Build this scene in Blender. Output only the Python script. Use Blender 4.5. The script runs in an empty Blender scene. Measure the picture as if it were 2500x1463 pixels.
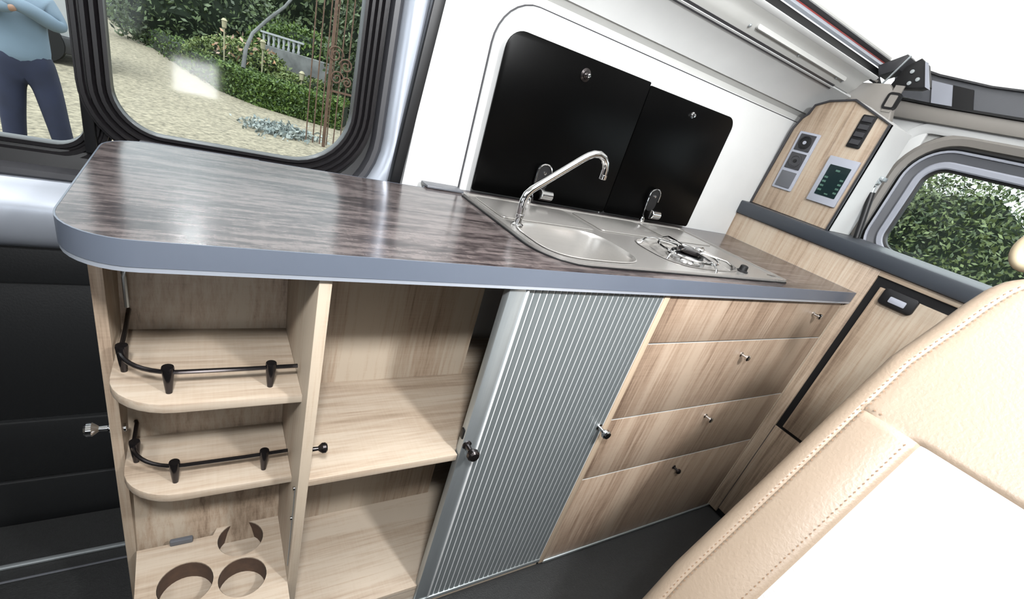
import bpy, bmesh, math, random
from math import sin, cos, pi, radians as RAD
from mathutils import Vector, Matrix
random.seed(7)
S = bpy.context.scene
COL = S.collection

# ------------------------------------------------------------------ camera, world, lights, exposure
cam_d = bpy.data.cameras.new('camera'); cam = bpy.data.objects.new('camera', cam_d); COL.objects.link(cam)
CR = Vector((0.8473181606428972, -0.45945633551361875, 0.2663678103696733))
CD = Vector((-0.009795401602262787, -0.5149883308642574, -0.8571412189255028))
CF = Vector((0.5309952775234329, 0.7236621413546818, -0.44085952458551825))
M = Matrix((( CR.x, -CD.x, -CF.x), (CR.y, -CD.y, -CF.y), (CR.z, -CD.z, -CF.z))).to_4x4()
M.translation = Vector((-1.7538743960617826, -0.6225511952443161, 1.2396807394178226))
cam.matrix_world = M
cam_d.sensor_width = 36; cam_d.lens = 1133.53 / 2500 * 36
cam_d.shift_x = (1250 - 1219.06) / 2500; cam_d.shift_y = (804.59 - 731.5) / 2500
cam_d.clip_start = 0.02; cam_d.clip_end = 200
S.camera = cam

w = bpy.data.worlds.new('sky'); S.world = w; w.use_nodes = True
wn = w.node_tree; bg = wn.nodes['Background']
tc = wn.nodes.new('ShaderNodeTexCoord'); sx = wn.nodes.new('ShaderNodeSeparateXYZ')
rp = wn.nodes.new('ShaderNodeValToRGB')
wn.links.new(tc.outputs['Generated'], sx.inputs[0]); wn.links.new(sx.outputs['Z'], rp.inputs[0])
rp.color_ramp.elements[0].position = 0.0; rp.color_ramp.elements[0].color = (.80, .86, .92, 1)
rp.color_ramp.elements[1].position = 0.5; rp.color_ramp.elements[1].color = (.92, .96, 1, 1)
wn.links.new(rp.outputs[0], bg.inputs['Color']); bg.inputs['Strength'].default_value = 1.15

def light(name, kind, loc, target, power, size=1.0, size_y=None, color=(1, 1, 1)):
    d = bpy.data.lights.new(name, kind); d.energy = power; d.color = color
    if kind == 'AREA':
        d.shape = 'RECTANGLE'; d.size = size; d.size_y = size_y or size
    if kind == 'SUN': d.angle = size
    o = bpy.data.objects.new(name, d); COL.objects.link(o); o.location = loc
    o.rotation_euler = (Vector(target) - Vector(loc)).to_track_quat('-Z', 'Y').to_euler()
    return o
light('sun', 'SUN', (-4, 2, 9), (0, 6, 0), 1.5, 0.6)
key = light('softbox_left', 'AREA', (-1.82, -.84, 1.78), (-1.1, 0.3, 0.8), 8.5, 0.12, 0.12, (.97, .985, 1)); key.data.spread = RAD(120)
key2 = light('softbox_right', 'AREA', (-1.05, -.98, 1.92), (-0.7, 0.3, 0.8), 10.5, 0.12, 0.12, (.97, .985, 1)); key2.data.spread = RAD(120)
light('flash', 'AREA', (-1.79, -0.88, 0.93), (-1.79, 0.6, 0.93), 0.7, 0.16, 0.14)
light('roof_fill', 'AREA', (-0.9, -0.45, 2.25), (-0.9, -0.4, 3), 30, 1.4, 0.8)  # unseen upward fill, added to brighten the raised roof shell
S.view_settings.view_transform = 'Standard'; S.view_settings.look = 'None'
S.view_settings.gamma = 1; S.view_settings.use_curve_mapping = False
S.view_settings.exposure = 1.18

# ------------------------------------------------------------------ materials
def lin(c):
    return tuple(((v / 255) / 12.92 if v / 255 <= .04045 else ((v / 255 + .055) / 1.055) ** 2.4) for v in c) + (1,)
KA = .44   # base-colour scale, lowered to weaken bounced light; the exposure makes up for it
_lin = lin
def lin(c): return tuple(v * KA for v in _lin(c)[:3]) + (1,)
def mat(name, rgb, rough=.5, metal=0., spec=.5, bump=0, bscale=50, var=0, vscale=8, coat=0, stretch=(1, 1, 1), aniso=0):
    if metal >= .3: rgb = tuple(255 * (v / 255 * (.8 / KA) ** .4545) for v in rgb)
    m = bpy.data.materials.new(name); m.use_nodes = True; nt = m.node_tree; b = nt.nodes['Principled BSDF']
    b.inputs['Base Color'].default_value = lin(rgb); b.inputs['Roughness'].default_value = rough
    b.inputs['Metallic'].default_value = metal; b.inputs['Specular IOR Level'].default_value = spec
    b.inputs['Coat Weight'].default_value = coat; b.inputs['Coat Roughness'].default_value = .12
    t = nt.nodes.new('ShaderNodeTexCoord'); mp = nt.nodes.new('ShaderNodeMapping'); mp.inputs['Scale'].default_value = stretch
    nt.links.new(t.outputs['Object'], mp.inputs[0])
    n = nt.nodes.new('ShaderNodeTexNoise'); n.inputs['Scale'].default_value = vscale; n.inputs['Detail'].default_value = 6
    nt.links.new(mp.outputs[0], n.inputs['Vector'])
    v = var if var else .03
    r = nt.nodes.new('ShaderNodeMapRange'); r.inputs[1].default_value = .3; r.inputs[2].default_value = .7
    r.inputs[3].default_value = 1 - v; r.inputs[4].default_value = 1 + v
    nt.links.new(n.outputs[0], r.inputs[0])
    mx = nt.nodes.new('ShaderNodeMix'); mx.data_type = 'RGBA'; mx.blend_type = 'MULTIPLY'; mx.inputs[0].default_value = 1
    mx.inputs[6].default_value = lin(rgb); nt.links.new(r.outputs[0], mx.inputs[7]); nt.links.new(mx.outputs[2], b.inputs['Base Color'])
    if bump:
        n2 = nt.nodes.new('ShaderNodeTexNoise'); n2.inputs['Scale'].default_value = bscale; n2.inputs['Detail'].default_value = 4
        nt.links.new(mp.outputs[0], n2.inputs['Vector'])
        bp = nt.nodes.new('ShaderNodeBump'); bp.inputs['Strength'].default_value = bump; bp.inputs['Distance'].default_value = .002
        nt.links.new(n2.outputs[0], bp.inputs['Height']); nt.links.new(bp.outputs[0], b.inputs['Normal'])
    return m

def wood(name, grain, c1, c2, c3, rough=.45, gscale=1., big=1., seed=0):
    """streaky laminate, grain along axis 'x','y' or 'z' (object space)"""
    m = bpy.data.materials.new(name); m.use_nodes = True; nt = m.node_tree; b = nt.nodes['Principled BSDF']; L = nt.links.new
    b.inputs['Roughness'].default_value = rough
    t = nt.nodes.new('ShaderNodeTexCoord')
    def mapped(al, ac):
        mp = nt.nodes.new('ShaderNodeMapping')
        mp.inputs['Scale'].default_value = {'x': (al, ac, ac), 'y': (ac, al, ac), 'z': (ac, ac, al)}[grain]
        mp.inputs['Location'].default_value = (seed * 3.1, seed * 1.7, seed * 2.3)
        L(t.outputs['Object'], mp.inputs[0]); return mp
    def noise(mp, sc, det, dist=0, rgh=.6):
        n = nt.nodes.new('ShaderNodeTexNoise'); n.inputs['Scale'].default_value = sc; n.inputs['Detail'].default_value = det
        n.inputs['Distortion'].default_value = dist; n.inputs['Roughness'].default_value = rgh; L(mp.outputs[0], n.inputs['Vector']); return n
    nA = noise(mapped(.55 * gscale, 10 * big), 1, 3, .6)
    nB = noise(mapped(5 * gscale, 110), 1, 5, .2, .7)
    nC = noise(mapped(.3 * gscale, 3.2 * big), 1, 2, .3)
    saw = nt.nodes.new('ShaderNodeTexNoise'); saw.inputs['Scale'].default_value = 1; saw.inputs['Detail'].default_value = 3
    mp4 = mapped(260, 14); L(mp4.outputs[0], saw.inputs['Vector'])
    def ma(op, a, bb, c=None):
        n = nt.nodes.new('ShaderNodeMath'); n.operation = op
        for i, x in enumerate((a, bb, c)):
            if x is None: continue
            if isinstance(x, (int, float)): n.inputs[i].default_value = x
            else: L(x, n.inputs[i])
        return n.outputs[0]
    s = ma('MULTIPLY', nA.outputs[0], .42); s = ma('MULTIPLY_ADD', nB.outputs[0], .41, s); s = ma('MULTIPLY_ADD', nC.outputs[0], .22, s)
    s = ma('MULTIPLY_ADD', saw.outputs[0], .06, s)
    r = nt.nodes.new('ShaderNodeValToRGB'); e = r.color_ramp.elements
    e[0].position = .42; e[0].color = lin(c3); e[1].position = .61; e[1].color = lin(c1)
    k = r.color_ramp.elements.new(.52); k.color = lin(c2)
    L(s, r.inputs[0]); L(r.outputs[0], b.inputs['Base Color'])
    bp = nt.nodes.new('ShaderNodeBump'); bp.inputs['Strength'].default_value = .12; bp.inputs['Distance'].default_value = .001
    L(nB.outputs[0], bp.inputs['Height']); L(bp.outputs[0], b.inputs['Normal'])
    return m
OAK = ((212, 195, 173), (194, 171, 147), (142, 118, 98))
M_oakz = wood('oak_vertical', 'z', *OAK)
M_oakd = wood('oak_drawer', 'z', (206, 183, 160), (182, 156, 133), (126, 101, 83), seed=3)
M_oakx = wood('oak_shelf', 'x', (220, 203, 182), (203, 182, 159), (168, 146, 124), seed=1)
M_oaky = wood('oak_depth', 'y', *OAK, seed=2)
M_top = wood('dark_worktop', 'x', (116, 106, 104), (72, 64, 64), (38, 34, 37), rough=.2, gscale=7, big=6, seed=5)
M_top.node_tree.nodes['Principled BSDF'].inputs['Specular IOR Level'].default_value = .24
M_top.node_tree.nodes['Principled BSDF'].inputs['Coat Weight'].default_value = .05
M_top.node_tree.nodes['Principled BSDF'].inputs['Coat Roughness'].default_value = .1
M_holeshade = mat('hole_shade', (92, 66, 48), .8, var=.2, vscale=60)  # dark brown stands in for the shade inside the bottle holes
M_edge = mat('grey_edge_band', (108, 116, 130), .35)
M_ledge = mat('anthracite_ledge', (66, 72, 80), .4, var=.06)
M_white = mat('white_panel', (248, 249, 248), .45)
M_offw = mat('light_grey_lining', (226, 226, 222), .5)
M_beigey = mat('warm_grey_plastic', (160, 155, 148), .5)
M_silver = mat('silver_paint', (176, 182, 192), .28, .55)
M_alu = mat('brushed_aluminium', (176, 182, 184), .36, .8, bump=.1, bscale=40, stretch=(30, 30, 1))
M_tamb = mat('tambour_silver', (112, 118, 119), .36, .4, bump=.05, bscale=60)
M_tambl = mat('tambour_highlight', (250, 252, 252), .35)  # near-white colour paints the highlights along the slat edges
M_steel = mat('brushed_steel', (166, 163, 159), .24, .65, bump=.0, bscale=30, stretch=(1, 30, 30))
M_chrome = mat('chrome', (225, 225, 225), .08, 1.)
M_dchrome = mat('smoked_chrome', (70, 66, 66), .18, .9)
M_black = mat('black_rubber', (18, 18, 20), .45, spec=.35)
M_rib = mat('black_window_frame', (30, 28, 30), .3, bump=.05)
M_gloss = mat('black_glass_lid', (4, 4, 4), .3, spec=.06)
M_dark = mat('dark_door_trim', (22, 24, 26), .55, bump=.2, bscale=200)
M_dgrey = mat('dark_grey_plastic', (62, 62, 66), .4)
M_mgrey = mat('mid_grey_plastic', (104, 106, 112), .4)
M_lgrey = mat('light_grey_plastic', (186, 190, 202), .4)
M_floor = mat('dark_floor_covering', (30, 31, 31), .6, bump=.4, bscale=300, var=.3, vscale=120)
M_leather = mat('cream_leather', (184, 163, 141), .42, bump=.35, bscale=160, var=.03)
M_stitch = mat('tan_thread', (158, 124, 94), .7)
M_fabric = mat('white_seat_fabric', (240, 236, 232), .8, bump=.3, bscale=22, stretch=(3, 3, 30), var=.03)
M_red = mat('red_seal', (150, 40, 36), .5)
M_lcd = mat('dark_green_display', (30, 48, 50), .15)
M_lcdg = mat('green_display_mark', (84, 122, 108), .4)
M_gravel = mat('gravel', (188, 178, 154), .95, bump=1, bscale=34, var=.5, vscale=16)
M_rust = mat('rusty_iron', (128, 98, 80), .8, var=.25, vscale=20)
M_stone = mat('grey_stone', (140, 142, 142), .9, var=.3, vscale=4)
M_soil = mat('garden_soil', (66, 76, 46), 1, var=.4, vscale=3)
M_shirt = mat('light_blue_cotton', (150, 174, 196), .85, bump=.6, bscale=10, var=.05)
M_jeans = mat('dark_blue_denim', (40, 48, 78), .85, bump=.5, bscale=14, var=.2, vscale=8)
M_skin = mat('skin', (206, 160, 134), .5)
M_hair = mat('brown_hair', (70, 52, 40), .7)
M_shoe = mat('brown_shoe', (92, 62, 44), .5)
M_vanw = mat('white_van_paint', (225, 228, 232), .25)
M_lamp = mat('cream_lamp', (222, 214, 176), .6)
M_mesh = mat('canvas_white', (244, 244, 242), .8)
M_roof = mat('roof_shell_white', (300, 300, 298), .8)
def leafmat(name, a, b):
    m = bpy.data.materials.new(name); m.use_nodes = True; nt = m.node_tree; p = nt.nodes['Principled BSDF']
    g = nt.nodes.new('ShaderNodeNewGeometry'); r = nt.nodes.new('ShaderNodeValToRGB')
    r.color_ramp.elements[0].color = lin(a); r.color_ramp.elements[1].color = lin(b)
    nt.links.new(g.outputs['Random Per Island'], r.inputs[0]); nt.links.new(r.outputs[0], p.inputs['Base Color'])
    p.inputs['Roughness'].default_value = .55; return m
M_leafh = leafmat('hedge_leaf', (50, 84, 34), (134, 166, 72))
M_leafd = leafmat('dark_leaf', (56, 76, 48), (130, 152, 102))
M_leafl = leafmat('light_leaf', (84, 112, 48), (172, 190, 110))
M_leafs = leafmat('silver_leaf', (150, 166, 166), (214, 222, 216))
M_bloom = leafmat('peach_bloom', (226, 170, 120), (240, 210, 190))
def glassmat():
    m = bpy.data.materials.new('window_glass'); m.use_nodes = True; nt = m.node_tree; nt.nodes.clear()
    o = nt.nodes.new('ShaderNodeOutputMaterial'); mx = nt.nodes.new('ShaderNodeMixShader')
    t = nt.nodes.new('ShaderNodeBsdfTransparent'); t.inputs[0].default_value = (.93, .96, .95, 1)
    g = nt.nodes.new('ShaderNodeBsdfGlossy'); g.inputs['Roughness'].default_value = .07
    f = nt.nodes.new('ShaderNodeFresnel'); f.inputs[0].default_value = 1.3
    nt.links.new(f.outputs[0], mx.inputs[0]); nt.links.new(t.outputs[0], mx.inputs[1]); nt.links.new(g.outputs[0], mx.inputs[2])
    nt.links.new(mx.outputs[0], o.inputs[0]); return m
M_glass = glassmat()

# ------------------------------------------------------------------ mesh helpers
def B(): return bmesh.new()
def box(bm, x0, x1, y0, y1, z0, z1, bev=0, seg=2):
    r = bmesh.ops.create_cube(bm, size=1)
    vs = r['verts']
    for v in vs:
        v.co = Vector(((x0 + x1) / 2 + v.co.x * (x1 - x0), (y0 + y1) / 2 + v.co.y * (y1 - y0), (z0 + z1) / 2 + v.co.z * (z1 - z0)))
    if bev:
        es = {e for v in vs for e in v.link_edges}
        bmesh.ops.bevel(bm, geom=list(es), offset=bev, segments=seg, profile=.5, affect='EDGES')
    return bm
def p3(ax, a, b, c):  # (a,b) in plane, c along axis ax
    return {'x': (c, a, b), 'y': (a, c, b), 'z': (a, b, c)}[ax]
def prism(bm, poly, ax, c0, c1, bev=0):
    v0 = [bm.verts.new(p3(ax, a, b, c0)) for a, b in poly]; v1 = [bm.verts.new(p3(ax, a, b, c1)) for a, b in poly]
    n = len(poly); fs = [bm.faces.new(v0), bm.faces.new(v1[::-1])]
    for i in range(n): fs.append(bm.faces.new((v0[i], v0[(i + 1) % n], v1[(i + 1) % n], v1[i])))
    bmesh.ops.recalc_face_normals(bm, faces=fs)
    if bev:
        es = [e for e in fs[0].edges] + [e for e in fs[1].edges]
        bmesh.ops.bevel(bm, geom=es, offset=bev, segments=2, profile=.5, affect='EDGES')
    return bm
def rr(a0, a1, b0, b1, r, n=8, off=0):
    """rounded rect, ccw, list of (a,b); off grows it"""
    a0 -= off; a1 += off; b0 -= off; b1 += off
    rs = r if isinstance(r, (tuple, list)) else (r,) * 4   # bl, br, tr, tl
    rs = [max(q + off, .0005) for q in rs]
    out = []
    for (ca, cb, q, st) in ((a0 + rs[0], b0 + rs[0], rs[0], pi), (a1 - rs[1], b0 + rs[1], rs[1], 1.5 * pi), (a1 - rs[2], b1 - rs[2], rs[2], 0), (a0 + rs[3], b1 - rs[3], rs[3], .5 * pi)):
        for i in range(n + 1):
            t = st + i / n * pi / 2; out.append((ca + q * cos(t), cb + q * sin(t)))
    return out
def sweep_rr(bm, rect, r, prof, ax, n=10):
    """closed profile [(offset, depth)...] swept round a rounded rectangle"""
    rings = [[bm.verts.new(p3(ax, a, b, d)) for a, b in rr(*rect, r, n, off)] for off, d in prof]
    m = len(rings[0]); k = len(prof)
    for i in range(k):
        A = rings[i]; Bq = rings[(i + 1) % k]
        for j in range(m): bm.faces.new((A[j], A[(j + 1) % m], Bq[(j + 1) % m], Bq[j]))
    bmesh.ops.recalc_face_normals(bm, faces=bm.faces)
    return bm
def tube(bm, pts, r, seg=12, caps=True, closed=False):
    pts = [Vector(p) for p in pts]; n = len(pts); rings = []; up = None
    for i, p in enumerate(pts):
        if closed: d = (pts[(i + 1) % n] - pts[i - 1])
        else: d = (pts[min(i + 1, n - 1)] - pts[max(i - 1, 0)])
        d.normalize()
        if up is None:
            up = Vector((0, 0, 1)) if abs(d.z) < .9 else Vector((1, 0, 0))
        a = d.cross(up).normalized(); up = a.cross(d).normalized()
        rad = r[i] if isinstance(r, (list, tuple)) else r
        rings.append([bm.verts.new(p + (a * cos(t) + up * sin(t)) * rad) for t in [2 * pi * j / seg for j in range(seg)]])
    for i in range(n if closed else n - 1):
        A = rings[i]; Bq = rings[(i + 1) % n]
        for j in range(seg): bm.faces.new((A[j], A[(j + 1) % seg], Bq[(j + 1) % seg], Bq[j]))
    if caps and not closed: bm.faces.new(rings[0][::-1]); bm.faces.new(rings[-1])
    return bm
def lathe(bm, prof, org, axis=(0, 0, 1), seg=24):
    """prof [(r, h)] along axis from org"""
    ax = Vector(axis).normalized(); u = ax.orthogonal().normalized(); v = ax.cross(u); org = Vector(org); rings = []
    for r, h in prof:
        rings.append([bm.verts.new(org + ax * h + (u * cos(t) + v * sin(t)) * max(r, .0001)) for t in [2 * pi * j / seg for j in range(seg)]])
    for i in range(len(rings) - 1):
        A, Bq = rings[i], rings[i + 1]
        for j in range(seg): bm.faces.new((A[j], A[(j + 1) % seg], Bq[(j + 1) % seg], Bq[j]))
    f0 = bm.faces.new(rings[0][::-1]); f1 = bm.faces.new(rings[-1])
    return bm
def holed(bm, outer, holes, ax, c0, c1):
    """plate with holes between depths c0..c1"""
    loops = [outer] + holes
    for c in (c0, c1):
        es = []
        for lp in loops:
            vs = [bm.verts.new(p3(ax, a, b, c)) for a, b in lp]
            es += [bm.edges.new((vs[i], vs[(i + 1) % len(vs)])) for i in range(len(vs))]
        bmesh.ops.triangle_fill(bm, edges=es, use_beauty=True)
    for lp in loops:
        n = len(lp)
        v0 = [bm.verts.new(p3(ax, a, b, c0)) for a, b in lp]; v1 = [bm.verts.new(p3(ax, a, b, c1)) for a, b in lp]
        for i in range(n): bm.faces.new((v0[i], v0[(i + 1) % n], v1[(i + 1) % n], v1[i]))
    bmesh.ops.remove_doubles(bm, verts=bm.verts, dist=1e-6)
    bmesh.ops.recalc_face_normals(bm, faces=bm.faces)
    return bm
LOC = {}
def obj(name, bm, m, parent=None, label=None, kind=None, smooth=True, origin=None, angle=35):
    me = bpy.data.meshes.new(name)
    base = LOC.get(parent.name, Vector((0, 0, 0))) if parent else Vector(origin or (0, 0, 0))
    if isinstance(bm, bmesh.types.BMesh):
        if not parent and origin is None and len(bm.verts):
            xs = [v.co for v in bm.verts]
            base = Vector(((min(v.x for v in xs) + max(v.x for v in xs)) / 2, (min(v.y for v in xs) + max(v.y for v in xs)) / 2, min(v.z for v in xs)))
        bmesh.ops.translate(bm, verts=bm.verts, vec=-base)
        bm.to_mesh(me); bm.free()
    if smooth:
        for p in me.polygons: p.use_smooth = True
        me.set_sharp_from_angle(angle=RAD(angle))
    ms = m if isinstance(m, (list, tuple)) else [m]
    for q in ms: me.materials.append(q)
    o = bpy.data.objects.new(name, me); COL.objects.link(o)
    if parent: o.parent = parent
    else: o.location = base
    LOC[o.name] = base
    if label: o['label'] = label
    if kind: o['kind'] = kind
    return o
def thing(name, label, cat, loc, group=None):
    o = bpy.data.objects.new(name, None); COL.objects.link(o); o.location = loc; o.empty_display_size = .05
    o['label'] = label; o['category'] = cat
    if group: o['group'] = group
    LOC[o.name] = Vector(loc); return o
def tag(o, label, cat, group=None):
    o['label'] = label; o['category'] = cat
    if group: o['group'] = group
    return o
def struct(name, bm, m, label=None, **k):
    o = obj(name, bm, m, **k); o['kind'] = 'structure'
    if label: o['label'] = label
    return o
def bx(*a, **k): return box(B(), *a, **k)
def arc(c, r, a0, a1, n, f):
    return [f(c[0] + r * cos(a0 + (a1 - a0) * i / n), c[1] + r * sin(a0 + (a1 - a0) * i / n)) for i in range(n + 1)]

# ================================================================== SETTING
struct('floor', bx(-3.3, .34, -1.35, .52, -.09, -.012), M_floor, 'dark speckled floor covering of the van')
# ---- kitchen side wall
WB = struct('wall_back', prism(B(), [(-1.352, .80), (.345, .80), (.345, 1.436), (-1.322, 1.436)], 'y', .508, .53), M_white, 'glossy white side wall lining behind the worktop')
p = prism(B(), rr(-1.19, .32, .985, 1.43, (.004, .004, .004, .10)), 'y', .500, .5075, bev=.0015)
obj('lining_panel', p, M_white, WB, 'white inset lining panel with rounded corner')
g = prism(B(), rr(-1.1935, .33, .975, 1.4335, (.004, .004, .004, .103)), 'y', .5065, .5085)
obj('seam', g, M_dgrey, WB, 'dark seam around the lining panel')
obj('lower_lining', bx(-1.9, .30, .508, .53, -.01, .80), M_white, WB)
# upper cove, swept along x : (y, z) profile
def strip(prof, x0, x1, th=.008):
    """open (y,z) profile given thickness outward, swept along x"""
    bm = B(); n = len(prof); P = [Vector((0, a, b)) for a, b in prof]; Q = []
    for i in range(n):
        d = (P[min(i + 1, n - 1)] - P[max(i - 1, 0)]).normalized(); Q.append(P[i] + Vector((0, d.z, -d.y)) * th)
    loop = [(v.y, v.z) for v in P] + [(v.y, v.z) for v in reversed(Q)]
    return prism(bm, loop, 'x', x0, x1)
XL = -1.75; XR = .30
struct('trim_1', strip([(.508, 1.430), (.514, 1.440), (.514, 1.452), (.500, 1.466), (.494, 1.470)], -1.5, XR), M_offw, 'recessed groove along the top of the side wall lining')
struct('trim_2', strip([(.495, 1.466), (.478, 1.490), (.452, 1.515), (.425, 1.535), (.404, 1.546)], -1.6, XR), M_white, 'white curved cove under the roof edge')
struct('trim_3', strip([(.412, 1.540), (.404, 1.549), (.400, 1.553)], XL, .02, .004), M_dgrey, 'dark joint line under the roof flange')
fl = strip([(.402, 1.552), (.398, 1.556), (.392, 1.562), (.384, 1.570), (.378, 1.582), (.372, 1.590), (.364, 1.596), (.355, 1.603)], XL, .12)
T4 = struct('trim_4', fl, M_offw, 'light grey pressed roof flange along the kitchen side')
obj('flange_lip', strip([(.356, 1.602), (.348, 1.606), (.344, 1.612)], XL, .14, .006), M_white, T4)
for xx in (-.52, -.26, -.02, .02):
    obj('rivet', lathe(B(), [(.005, 0), (.005, .002), (.003, .004)], (xx, .386, 1.568), (0, -.7, -.6), 12), M_alu, T4)
obj('drain_slot', prism(B(), rr(-.50, .02, 1.5675, 1.579, .0055), 'y', .3755, .384), M_offw, T4)
struct('trim_5', strip([(.355, 1.609), (.372, 1.615), (.38, 1.626)], XL, .17, .006), M_beigey, 'warm grey channel beside the roof flange')
struct('trim_6', strip([(.385, 1.618), (.400, 1.634), (.405, 1.645), (.405, 1.656)], XL, .26, .012), M_black, 'black rubber roof seal channel')
struct('trim_7', strip([(.40, 1.657), (.395, 1.664), (.402, 1.674)], XL, .27, .01), M_silver, 'light metal strip above the black seal')
struct('trim_8', strip([(.405, 1.674), (.405, 1.679)], XL, .27, .01), M_red, 'thin red line above the metal strip')
struct('trim_9', strip([(.41, 1.679), (.40, 1.690), (.415, 1.70)], XL, .28, .02), M_dgrey, 'dark bellows strip at the pop-up roof')
struct('trim_10', strip([(.42, 1.702), (.42, 1.708)], XL, .30, .01), M_offw)
# pop-up roof: canvas sides and raised white shell
rb = B()
prism(rb, [(.43, 1.70), (.44, 1.70), (.44, 2.46), (.43, 2.46)], 'x', -2.7, .55)
prism(rb, [(-1.05, 1.62), (-1.04, 1.62), (-1.04, 2.46), (-1.05, 2.46)], 'x', -2.7, .55)
struct('wall_roof', rb, M_roof, 'white side walls of the raised pop-up roof')
struct('ceiling', bx(-2.75, .62, -1.1, .5, 2.46, 2.5), M_roof, 'raised white pop-up roof shell')
# far side of the van, behind the camera (large sliding door opening) and front bulkhead
fb = B(); holed(fb, [(-3.3, -.09), (.34, -.09), (.34, 1.6), (-3.3, 1.6)], [rr(-2.6, -2.0, 1.0, 1.4, .08)], 'y', -1.37, -1.35)
struct('wall_front', fb, M_dgrey, 'dark grey far side of the van with a window opening')
struct('trim_12', bx(-3.3, .34, -1.36, -1.05, 1.6, 1.64), M_white)
lb = B(); holed(lb, [(-1.37, -.09), (.6, -.09), (.6, 1.64), (-1.37, 1.64)], [rr(-1.0, .2, 1.0, 1.5, .08)], 'x', -3.32, -3.3)
struct('wall_left', lb, M_beigey, 'grey partition towards the cab with an opening')
struct('trim_13', bx(-3.3, -2.7, -1.36, .5, 1.64, 1.67), M_white)

# ---- window_1 (sliding side window)
W1 = bpy.data.objects.new('window_1', None); COL.objects.link(W1); W1['kind'] = 'structure'; W1['label'] = 'black framed sliding side window beside the worktop'
LOC[W1.name] = Vector((0, 0, 0))
R1 = (-1.900, -1.472, .982, 1.56); R2 = (-2.9, -1.947, .935, 1.56)
def ribs(n, w, d0, rise=.006, step=.0):
    pr = []
    for i in range(n):
        o = i * w
        pr += [(o, d0 - i * step), (o + w * .12, d0 - rise - i * step), (o + w * .62, d0 - rise - i * step), (o + w * .78, d0 - i * step)]
    pr += [(n * w, d0 - (n - 1) * step), (n * w, d0 + .02), (0, d0 + .02)]
    return pr
obj('window_frame', sweep_rr(B(), R2, .05, ribs(3, .014, .568), 'y'), M_rib, W1, 'black rubber frame of the front pane')
obj('window_frame', sweep_rr(B(), R1, (.075, .125, .075, .075), ribs(4, .0125, .556, .006, .003), 'y'), M_rib, W1, 'black ribbed frame of the rear pane')
obj('mullion', bx(-1.948, -1.93, .548, .575, .93, 1.56, bev=.003), M_black, W1)
obj('pane', bx(-2.9, -1.94, .574, .577, .92, 1.58), M_glass, W1, 'front sliding glass pane')
obj('pane', bx(-1.91, -1.46, .566, .569, .97, 1.58), M_glass, W1, 'rear glass pane')
obj('catch_rail', bx(-1.865, -1.655, .538, .550, .948, .970, bev=.003), M_mgrey, W1, 'grey catch rail on the lower window frame')
lr = bx(-1.86, -1.66, .534, .537, .9585, .9605)
obj('rail_line', lr, M_lgrey, W1)
obj('window_backing', sweep_rr(B(), (-2.9, -1.452, .925, 1.56), (.095, .145, .095, .095), [(0, .565), (.035, .555), (.037, .585), (-.0, .585)], 'y'), M_black, W1)
# silver door frame ring and black seal
D1 = bpy.data.objects.new('door_1', None); COL.objects.link(D1); D1['kind'] = 'structure'; D1['label'] = 'sliding door with dark lower trim and silver painted frame'
LOC[D1.name] = Vector((0, 0, 0))
obj('roll_seal', sweep_rr(B(), (-2.9, -1.452, .925, 1.60), (.095, .145, .095, .095), [(.032, .548), (.038, .537), (.048, .535), (.056, .541), (.058, .57), (.032, .57)], 'y'), M_dgrey, D1, 'dark round seal around the window')
obj('silver_frame', sweep_rr(B(), (-2.9, -1.452, .925, 1.60), (.095, .145, .095, .095), [(.056, .545), (.062, .528), (.075, .518), (.095, .515), (.106, .520), (.112, .535), (.114, .57), (.056, .57)], 'y'), M_silver, D1, 'silver painted door frame around the window')
sb = B()
for q in ((-1.345, -1.316),): pass
prism(sb, [(-1.388, .86), (-1.362, .86), (-1.300, 1.64), (-1.328, 1.64)], 'y', .492, .52, bev=.006)
obj('door_seal', sb, M_black, D1, 'black rubber door seal beside the white lining')
obj('white_reveal', prism(B(), [(-1.37, .80), (-1.34, .80), (-1.30, 1.56), (-1.35, 1.56)], 'y', .562, .57), M_white, D1)
# lower door: silver rail and dark trim
prf = [(.53, .872), (.522, .862), (.500, .845), (.492, .825), (.490, .800), (.494, .775), (.505, .755), (.520, .742), (.530, .738), (.56, .738), (.56, .872)]
obj('silver_rail', prism(B(), prf, 'x', -3.25, -1.40), M_silver, D1, 'silver rounded rail under the window')
dpan = B(); box(dpan, -3.25, -1.40, .535, .56, .655, .745, bev=.004); obj('upper_trim', dpan, M_dark, D1)
obj('door_trim', bx(-3.25, -1.40, .545, .565, .30, .652, bev=.004), M_dark, D1)
obj('door_trim', bx(-3.25, -1.40, .540, .565, .12, .296, bev=.004), M_dark, D1)
obj('door_trim', bx(-3.25, -1.40, .535, .565, -.2, .116, bev=.004), M_dark, D1)
obj('step', bx(-3.25, -1.93, -.3, .54, -.30, -.10, bev=.006), M_dark, D1, 'dark entrance step')
obj('threshold_strip', bx(-3.25, -1.916, .388, .400, -.0118, -.004, bev=.003), M_alu, D1, 'silver threshold strip')
obj('threshold_strip', bx(-3.25, -1.916, .352, .358, -.0118, -.008, bev=.002), M_mgrey, D1)

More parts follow.
